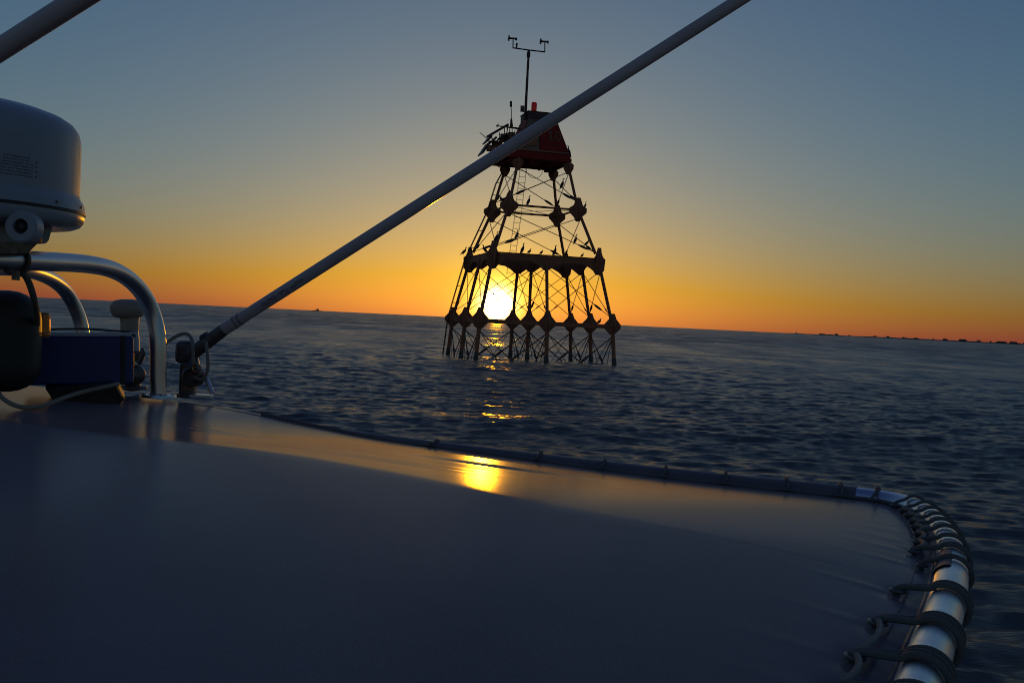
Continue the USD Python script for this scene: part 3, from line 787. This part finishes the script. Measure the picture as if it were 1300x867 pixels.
from scipy.spatial import cKDTree
KD = cKDTree(gv[:, :2])


def cz(x, y):
    return gv[KD.query((x, y))[1], 2]


# bolt rope in the canvas hem
hem = [np.array([*(EDGE[k] + PI_[k] * .004), FZ + .004 + (zr[k - k0] if k >= k0 else 0)]) for k in range(20, 400, 3)]
obj('hem', tube(hem, .0045, 8), 'vinyl', ct)


seam = [np.array([*(EDGE[k] + PI_[k] * .032), cz(*(EDGE[k] + PI_[k] * .032)) + .0006]) for k in range(20, 420, 2)]
sm = np.array(seam); sm[:, 2] = gaussian_filter1d(sm[:, 2], 2)
obj('hem_seam', tube(sm, .0016, 6), 'vinyl', ct)


def wrap(u, v, n=1, reach=.062, adv=.012, rr_=RROPE):
    """a turn of rope from a grommet over the tube and back underneath; u, v is where the grommet is seen"""
    k = nearest(u, v)
    # nearest path point to the grommet itself
    g = on(u, v, FZ + .005); k = int(np.argmin(((path - g[:2]) ** 2).sum(1)))
    p, t, inn = np.array([*path[k], FZ]), np.array([*PT[k], 0]), np.array([*PI_[k], 0])
    gp = p + inn * (RTUBE + reach - .0275); gp[2] = max(cz(gp[0], gp[1]), FZ - .01) + .004
    ring_ = [gp + np.array([0, 0, .004]) + (inn * math.cos(a) + t * math.sin(a)) * (.011 if n > 1 else .008) for a in np.linspace(0, 6.2832, 17)]
    gr = obj('grommet', tube(ring_, .0032 if n > 1 else .0024, 8), 'dark_metal', ct)
    for w in range(n):
        o = t * (w - (n - 1) / 2) * rr_ * 2.5; fan = t * (w - (n - 1) / 2) * rr_ * 3.2
        R2 = RTUBE + rr_ * 1.02 + .0014
        pts = [gp + np.array([0, 0, -.006]) + o * .2, gp + np.array([0, 0, .010]) + o * .4 - inn * .004]
        for a in np.linspace(48, 330, 22):
            ar = math.radians(a); sl = t * adv * (a - 48) / 282 + fan * min(1, (a - 48) / 130)
            pts.append(p + o + sl + inn * math.cos(ar) * R2 + TZ * math.sin(ar) * R2)
        obj('lacing_turn', rope(spline(pts, 110 if n > 1 else 70), rr_, 200), 'rope_dark', ct, smooth=True)
    return gp


gs = []
for (u, v, n, rc, rr_, ad) in EYES:
    gs.append(wrap(u, v, n, rc, ad, rr_))
gs_l = [(0, 1), (1, 2), (5, 6), (6, 7), (7, 8), (8, 9), (9, 10), (10, 11)]
for a, b in gs_l:                                                   # the cord's return between neighbouring eyes
    A, B = gs[a] + TZ * .008, gs[b] + TZ * .008
    out = (A + B) / 2 + TZ * .003 + np.array([*-PI_[k0], 0]) * .012
    obj('lacing_link', tube(spline([A, out, B], 12), RROPE * .75, 8), 'rope_pale', ct)
kt = int(np.argmin(((path - on(1192, 727, FZ)[:2]) ** 2).sum(1)))
tp = np.array([P3[k] for k in range(kt - 5, kt + 6)])
ks = range(kt - 6, kt + 7)
gp0 = np.radians(np.linspace(15, 92, 9)); R2 = RTUBE + .0016
tv_ = np.array([P3[k] + (np.array([*PI_[k], 0]) * math.cos(a) + TZ * math.sin(a)) * (R2 + (.0016 if 0 < n_a < 8 else -.002)) + np.array([*PT[k], 0]) * r_e for k in ks for n_a, a in enumerate(gp0) for r_e in [rng.uniform(-.0015, .0015) if k in (ks[0], ks[-1]) else 0]])
i, j = np.meshgrid(np.arange(len(ks) - 1), np.arange(8), indexing='ij')
q = np.stack([i * 9 + j, i * 9 + j + 1, (i + 1) * 9 + j + 1, (i + 1) * 9 + j], -1).reshape(-1, 4)
obj('tape_patch', (tv_, np.vstack([q[:, [0, 1, 2]], q[:, [0, 2, 3]]])), 'tape_grey', ct)

# ------------------------------------------------------------------ outriggers
o0 = at(247, 442, 3.70); o1 = at(840, 63.5, 3.27)
od = o1 - o0; ol = np.linalg.norm(od); od /= ol


def along(s):
    return o0 + od * s


def at_col(u):
    t = np.linspace(-.3, 6, 4000); c = proj(o0 + od * t[:, None])[:, 0]
    return t[int(np.argmin(abs(c - u)))]


og = thing('outrigger', 'long white outrigger pole crossing in front of the tower, pinned at its foot', 'outrigger', o0)
s1 = at_col(301)
obj('pole', tube([along(s1 - .10), along(s1), along(2.0), along(4.6)], [.0215, .0215, .0215, .019], 24), 'white_fibreglass', og, smooth=60)
obj('metal_foot', tube([along(.02), along(s1 - .09)], .0175, 20), 'stainless', og)
obj('foot_sleeve', tube([along(at_col(281)), along(s1 + .0)], .0235, 20), 'white_fibreglass', og)
for u in (299.5, 305):
    s = at_col(u); obj('band', tube([along(s - .003), along(s + .004)], .0238, 20), 'worn_ink', og)
# faded lettering along the pole: worn strokes
fa, fb, fd = frame_of(od)
toc = EYE - along(at_col(365)); toc -= od * (toc @ od); toc /= np.linalg.norm(toc); tside = np.cross(od, toc)
r_ = random.Random(4)
dash = []
for s, w in zip(np.linspace(at_col(335), at_col(385), 22), range(22)):
    if w in (8, 14):
        continue
    for k in range(3):
        q0 = r_.uniform(-.4, .25); h = r_.uniform(.15, .35); g0 = np.linspace(q0, q0 + h, 4); s_a, s_b = s + r_.uniform(-.004, .0), s + r_.uniform(.003, .007)
        arc = [(along(x) + (toc * math.cos(g) + tside * math.sin(g)) * .0222) for x in (s_a, s_b) for g in g0]
        f = []
        for m_ in range(3):
            f += [(m_, m_ + 1, m_ + 5), (m_, m_ + 5, m_ + 4)]
        dash.append((np.array(arc), np.array(f)))
obj('worn_lettering', join(*dash), 'worn_ink', og, smooth=False)
# foot: hinge, shackle, pin, lanyard
mz = cz(*at(242, 500, 3.62)[:2])
bs = thing('outrigger_mount', 'dark metal outrigger mount with hinge and hanging pin at the canvas edge', 'mount', (*at(242, 500, 3.62)[:2], mz))
b0 = np.array([*at(240, 500, 3.64)[:2], mz])
obj('base_plate', box(b0 + TZ * .006, (.16, .10, .012), None, .003), 'dark_metal', bs)
obj('base_plate', box(np.array([*at(256, 505, 3.55)[:2], mz + .012]), (.075, .05, .010), None, .002), 'stainless', bs)
obj('post', rbox(b0 + TZ * .06 - RT * .006, (.055, .05, .13), .012), 'dark_metal', bs)
hc = at(245, 478, 3.60)
obj('swivel', lathe([(0, -.035), (.028, -.033), (.036, -.02), (.036, .02), (.028, .033), (0, .035)], hc, FW + RT * .4, 20), 'dark_metal', bs)
obj('swivel_rim', lathe([(.024, .030), (.030, .040), (.036, .030)], hc - FW * .005, -FW + RT * .2, 20), 'dark_metal', bs)
obj('neck', tube([at(246, 472, 3.62), at(246, 455, 3.68)], [.024, .018], 14), 'dark_metal', bs)
obj('knuckle', rbox(at(236, 447, 3.70), (.072, .06, .085), .022), 'dark_metal', bs)
obj('clevis', tube([at(240, 452, 3.69), along(.14)], [.026, .024], 16), 'dark_metal', bs)
obj('clamp_ring', tube([along(at_col(263) + x) for x in (-.012, .012)], .029, 18), 'black_rubber', bs)
obj('pin', tube([at(259, 474, 3.58), at(269.5, 499, 3.56)], .0085, 12), 'stainless', bs)
rp = thing('lanyard', 'thin pale lanyard cord looped from the hoop leg over the outrigger foot', 'rope', at(245, 470, 3.6))
obj('cord', tube(spline([at(209, 437, 3.5), at(222, 428, 3.6), at(235, 423.5, 3.62), at(243, 430, 3.60), at(245, 445, 3.58), at(245.5, 464, 3.57), at(246, 475, 3.57), at(252, 481, 3.56), at(259, 480, 3.55), at(263.5, 470, 3.55), at(263.5, 452, 3.57), at(262, 434, 3.60)], 70), .0062, 8), 'rope_pale', rp)
obj('loose_end', tube(spline([at(246, 466, 3.56), at(250, 463, 3.55), at(254, 469, 3.54), at(252, 476, 3.55)], 24), .0062, 8), 'rope_pale', rp)
obj('thimble', tube([at(249, 467, 3.55) + (RT * math.cos(a) + UP * math.sin(a)) * .014 for a in np.linspace(0, 6.2832, 17)], .004, 8), 'bronze', rp)
# second outrigger overhead
a2, b2 = at(-10, 69.8, 1.98), at(125, -16.0, 1.86); d2 = (b2 - a2) / np.linalg.norm(b2 - a2)
og2 = thing('outrigger', 'dark near outrigger pole cutting across the top left corner', 'outrigger', a2 - d2 * 2.2)
obj('pole', tube([a2 - d2 * 2.2, a2 + d2 * 2.2], .0215, 24), 'white_fibreglass', og2, smooth=60)
obj('band', tube([a2 - d2 * .62, a2 - d2 * .60], .0235, 20), 'print_grey', og2)

# ------------------------------------------------------------------ radar arch: two bent stainless hoops
hz = cz(*at(200.7, 505, 3.45)[:2])
h1 = [(-60, 327.5, 2.43), (0, 329.5, 2.58), (55, 332, 2.78), (95, 334, 2.96), (118, 336.5, 3.07), (140, 341.5, 3.19), (160, 351.5, 3.30), (176, 366, 3.38), (188, 384, 3.43), (196, 405, 3.45), (200.2, 428, 3.45), (201, 460, 3.45), (201, 507, 3.45)]
h2 = [(-20, 338.5, 3.25), (10, 340, 3.42), (32, 342.5, 3.55), (52, 348, 3.72), (67, 355.5, 3.86), (79, 365, 3.97), (88.5, 377.5, 4.04), (97, 394, 4.08), (103, 412, 4.1), (106, 440, 4.1), (107, 492, 4.1)]
ra = thing('radar_arch', 'pair of polished stainless tube hoops bolted to the canvas top', 'tube frame', (*at(200.7, 505, 3.45)[:2], hz))
for h in (h1, h2):
    p = gaussian_filter1d(spline([at(*x) for x in h], 140), 3, axis=0, mode='nearest')
    t_ = obj('hoop', tube(p, .0275, 26), 'stainless', ra, smooth=60)
    e = p[-1]
    obj('foot_flange', lathe([(.0275, .012), (.034, .012), (.036, .010), (.060, .008), (.062, .0), (0, 0)], e - TZ * .004, n=24), 'stainless', t_)
    for a in range(4):
        g = a * 1.57 + .6; obj('bolt', lathe([(0, .006), (.007, .006), (.0075, 0)], e + np.array([math.cos(g), math.sin(g), 0]) * .048 + TZ * .005, n=6), 'stainless', t_)

# ------------------------------------------------------------------ radar dome on its bracket
rc = at(-54, 263, 2.62); RC = np.array([rc[0], rc[1], 3.429])
rd = thing('radar_dome', 'large white radar dome with seam and printed notice over the hoops', 'radar', RC - TZ * .09)
dp = [(0, .284), (.08, .281), (.15, .274), (.21, .263), (.25, .250), (.274, .235), (.287, .217), (.2925, .197), (.294, .17), (.2945, .05), (.296, .040), (.302, .032), (.307, .022), (.309, .004)]
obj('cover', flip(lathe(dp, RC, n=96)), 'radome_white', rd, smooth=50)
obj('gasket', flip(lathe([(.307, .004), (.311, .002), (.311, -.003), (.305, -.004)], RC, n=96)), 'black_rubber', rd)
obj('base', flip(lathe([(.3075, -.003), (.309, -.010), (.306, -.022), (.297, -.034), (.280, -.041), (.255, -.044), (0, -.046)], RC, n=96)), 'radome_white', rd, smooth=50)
# moulding line on the dome's side
vd = np.array([EYE[0] - RC[0], EYE[1] - RC[1], 0]); vd /= np.linalg.norm(vd); az0 = math.atan2(vd[1], vd[0])
def dome_pt(az, z, out=.0006):
    r = np.interp(z, [p[1] for p in dp][::-1], [p[0] for p in dp][::-1]) + out
    return RC + np.array([math.cos(az) * r, math.sin(az) * r, z])
azs = az0 + math.radians(74)
for z0_, z1_ in ((.105, .182), (.035, .058)):
    st = np.array([dome_pt(azs + a, z) for z in np.linspace(z0_, z1_, 8) for a in (-.004, .004)])
    f = np.array([(2 * k, 2 * k + 1, 2 * k + 3) for k in range(7)] + [(2 * k, 2 * k + 3, 2 * k + 2) for k in range(7)])
    obj('side_slot', (st, f), 'print_grey', rd, smooth=False)
# printed notice: worn lines of small type
marks = []
r_ = random.Random(9)
for row in range(7):
    zz = .112 - row * .0075
    a = az0 + math.radians(15 + (3.5 if row in (0, 1) else 0)); end = az0 + math.radians(32 + (1 if row > 1 else -1))
    while a < end:
        w = r_.uniform(.010, .032)
        q_ = np.array([dome_pt(a, zz), dome_pt(a + w, zz), dome_pt(a + w, zz + .0032), dome_pt(a, zz + .0032)])
        marks.append((q_, np.array([(0, 1, 2), (0, 2, 3)]))); a += w + r_.uniform(.004, .016)
for a_c in (13.0, 34.5):
    for zz in (.068, .080, .092, .102):
        a = az0 + math.radians(a_c); q_ = np.array([dome_pt(a, zz), dome_pt(a + .018, zz), dome_pt(a + .018, zz + .006), dome_pt(a, zz + .006)])
        marks.append((q_, np.array([(0, 1, 2), (0, 2, 3)])))
for a_ in (-.6, .1, .8, 1.22):
    c_ = dome_pt(az0 + a_, .016, .0); o_ = c_ - RC; o_[2] = 0; o_ /= np.linalg.norm(o_)
    obj('screw', lathe([(0, .003), (.004, .0025), (.0045, 0)], c_, o_, 10), 'dark_metal', rd)
obj('printed_notice', join(*marks), 'faded_print', rd, smooth=False)
# pedestal under the dome
pb = lambda u, v, d: at(u, v, d)
ped = hullof([pb(-70, 279, 2.45), pb(69, 279, 2.62), pb(62, 305, 2.62), pb(57, 309.5, 2.62), pb(49, 310, 2.60), pb(-60, 312, 2.45), pb(-70, 275, 2.75), pb(69, 279, 2.75), pb(60, 308, 2.75), pb(-60, 310, 2.75)])
obj('pedestal', ped, 'radome_white', rd, smooth=30)
obj('saddle', hullof([pb(u, v, d) for d in (2.52, 2.72) for u, v in ((-40, 306), (49, 308), (35, 322), (-40, 322))]), 'dark_metal', rd, smooth=30)
bo = pb(28, 288, 2.44)
obj('cable_gland', lathe([(0, -.03), (.040, -.03), (.040, .004), (.036, .009), (.019, .010), (.0175, .006), (.017, -.012), (0, -.012)], bo, -FW, 32), 'radome_white', rd)
obj('gland_hole', lathe([(.0172, -.010), (.0168, .004), (0, -.011)], bo, -FW, 24), 'black_rubber', rd)
obj('gland_plug', lathe([(0, .012), (.007, .012), (.009, .006), (.009, -.01)], bo + RT * .004, -FW, 16), 'cable_black', rd)
obj('stay_wire', tube([pb(54.5, 274, 2.58), pb(51.5, 305, 2.58)], .0012, 6), 'stainless', rd)
obj('stay_eye', rbox(pb(51.3, 305.5, 2.57), (.006, .006, .012), .0025), 'bronze', rd)
cl = obj('clamp', tube([at(33 + x, 331, 2.70) for x in (-3, 1.5)], .0315, 24), 'dark_metal', rd)
ub = at(22, 330.5, 2.655); ud = at(55, 332, 2.78) - at(0, 329.5, 2.58); ua, ub_, ud = frame_of(ud)
obj('u_bolt', tube([ub + (ua * math.cos(g) + ub_ * math.sin(g)) * .034 for g in np.linspace(0, 6.2832, 33)], .0055, 8), 'dark_metal', cl)
obj('nut', lathe([(0, -.012), (.011, -.012), (.011, .012), (0, .012)], at(20, 350, 2.6), TZ, 6), 'dark_metal', cl)
cb = thing('radar_cable', 'grey cable hanging in a curve from the radar clamp', 'cable', at(42, 377, 2.75))
obj('cable', tube(spline([at(8, 343, 2.6), at(22, 345, 2.66), at(31, 349, 2.7), at(37.5, 361, 2.72), at(42.5, 377, 2.75), at(46, 396, 2.85), at(47, 420, 3.0), at(45, 450, 3.05)], 50), .0088, 10), 'rope_dark', cb)

# ------------------------------------------------------------------ black cased instrument, blue box, bits on the canvas
bc = at(-18, 433, 2.95)
bk = thing('black_case', 'black rounded instrument case at the left edge before the blue box', 'case', bc - TZ * .2)
obj('body', rbox(bc, (.30, .225, .30), .085, [RT * .89 + FW * .456, FW * .89 - RT * .456, UP]), 'black_rubber', bk, smooth=60)
obj('back_rim', rbox(bc + FW * .10 - RT * .06, (.26, .07, .25), .033, [RT * .89 + FW * .456, FW * .89 - RT * .456, UP]), 'black_rubber', bk, smooth=60)
ft_ = np.array([*at(-46, 505, 2.95)[:2], 0]); ft_[2] = cz(*ft_[:2])
obj('foot', box((bc + ft_) / 2 - TZ * .05, (.06, .08, max(.05, bc[2] - ft_[2] - .09)), None, .006), 'dark_metal', bk)
kc = at(55, 413.5, 3.06)
kn = obj('ribbed_knob', lathe([(0, .040), (.016, .040), (.019, .036)] + [(.0188 + .0010 * (k % 2), .034 - k * .0046) for k in range(15)] + [(.018, -.036), (0, -.036)], kc, UP, 24), 'bronze', bk, smooth=60)
bbx = [RT * .925 + FW * .380, FW * .925 - RT * .380, UP]
bc2 = at(101, 457, 3.36)
bl = thing('blue_box', 'deep blue plastic box with pale lid strapped by a black cord', 'box', bc2 - UP * .09)
obj('body', rbox(bc2 + bbx[1] * .05, (.335, .32, .158), .010, bbx), 'blue_plastic', bl, smooth=40)
obj('lid', rbox(bc2 + bbx[1] * .05 + UP * .085, (.330, .315, .014), .005, bbx), 'lid_grey', bl, smooth=40)
obj('end_band', rbox(bc2 + bbx[0] * .135 + bbx[1] * .05, (.018, .326, .164), .006, bbx), 'black_rubber', bl, smooth=40)
obj('strap', tube(spline([bc2 + bbx[0] * x + bbx[1] * y + UP * z for x, y, z in ((-.165, .0, .094), (-.06, .07, .105), (.05, .05, .104), (.10, -.02, .099), (.135, -.07, .096), (.172, -.112, .080))], 40), .0040, 8), 'cable_black', bl)
obj('latch', rbox(bc2 + bbx[0] * .168 - bbx[1] * .07 + UP * .0, (.006, .014, .05), .004, bbx), 'bronze', bl)
tz = cz(*at(105, 512, 3.2)[:2])
ty = thing('mounting_tray', 'low black mounting tray under the blue box', 'bracket', (*at(105, 508, 3.2)[:2], tz))
TA = [(58, 494), (140, 487), (150, 492), (158, 507), (150, 514), (110, 513), (70, 512)]
obj('tray', hullof([at(u, v, 3.18) for u, v in TA] + [at(u, v - 8, 3.42) for u, v in TA]), 'black_rubber', ty, smooth=30)
obj('trim_strip', tube([at(148, 491, 3.17), at(155, 504, 3.17)], .0035, 8), 'bronze', ty)
obj('wedge', hullof([at(u, v, d) for d in (3.3, 3.4) for u, v in ((125, 489), (148, 486), (150, 497), (120, 496))]), 'stainless', ty, smooth=False)
hs_ = thing('pale_hose', 'thin pale hose curving over the canvas below the black case', 'hose', at(40, 517, 2.85))
obj('hose', tube(spline([at(-12, 470, 2.9), at(-3, 497, 2.86), at(8, 509, 2.82), at(24, 516, 2.82), at(45, 517, 2.84), at(66, 511, 2.9), at(90, 502, 3.0), at(115, 495, 3.08), at(138, 490, 3.14), at(150, 487, 3.2)], 70), .0065, 10), 'rope_pale', hs_)

# ------------------------------------------------------------------ GPS mushroom antenna on a ratchet mount
ga = at(162, 392, 3.85)
gz = cz(*at(170, 505, 3.85)[:2])
gp_ = thing('satellite_antenna', 'cream mushroom satellite antenna on a ratchet mount behind the hoop', 'antenna', (*at(172, 500, 3.85)[:2], gz))
obj('dome', flip(lathe([(0, .036), (.028, .0355), (.046, .032), (.057, .024), (.0635, .010), (.0645, -.004), (.061, -.018), (.052, -.030), (.036, -.036), (.0, -.037)], ga, UP, 40)), 'mushroom_plastic', gp_, smooth=60)
obj('stem', flip(lathe([(.036, -.03), (.034, -.06), (.034, -.085), (.022, -.09), (0, -.09)], ga + RT * .008, UP, 28)), 'mushroom_plastic', gp_, smooth=50)
obj('threaded_post', tube([at(167, 418, 3.85), at(170, 447, 3.85)], [.026, .022], 16), 'lid_grey', gp_)
obj('collar', lathe([(0, -.02), (.030, -.02), (.034, 0), (.030, .02), (0, .02)], at(172, 452, 3.85), UP, 20), 'dark_metal', gp_)
obj('ratchet', lathe([(0, -.04), (.03, -.04), (.038, -.03), (.040, .02), (.036, .03), (.03, .04), (0, .04)], at(168, 476, 3.83), FW + RT * .5, 20), 'dark_metal', gp_)
obj('ratchet_handle', tube([at(176, 462, 3.8), at(182, 449, 3.8), at(180, 442, 3.8)], [.010, .009, .006], 8), 'dark_metal', gp_)
gb = np.array([*at(168, 496, 3.85)[:2], gz])
obj('mount_neck', tube([gb, at(168, 482, 3.84)], [.032, .026], 14), 'dark_metal', gp_)
obj('mount_flange', lathe([(0, .014), (.05, .014), (.055, .008), (.055, 0), (0, 0)], gb, TZ, 24), 'dark_metal', gp_)
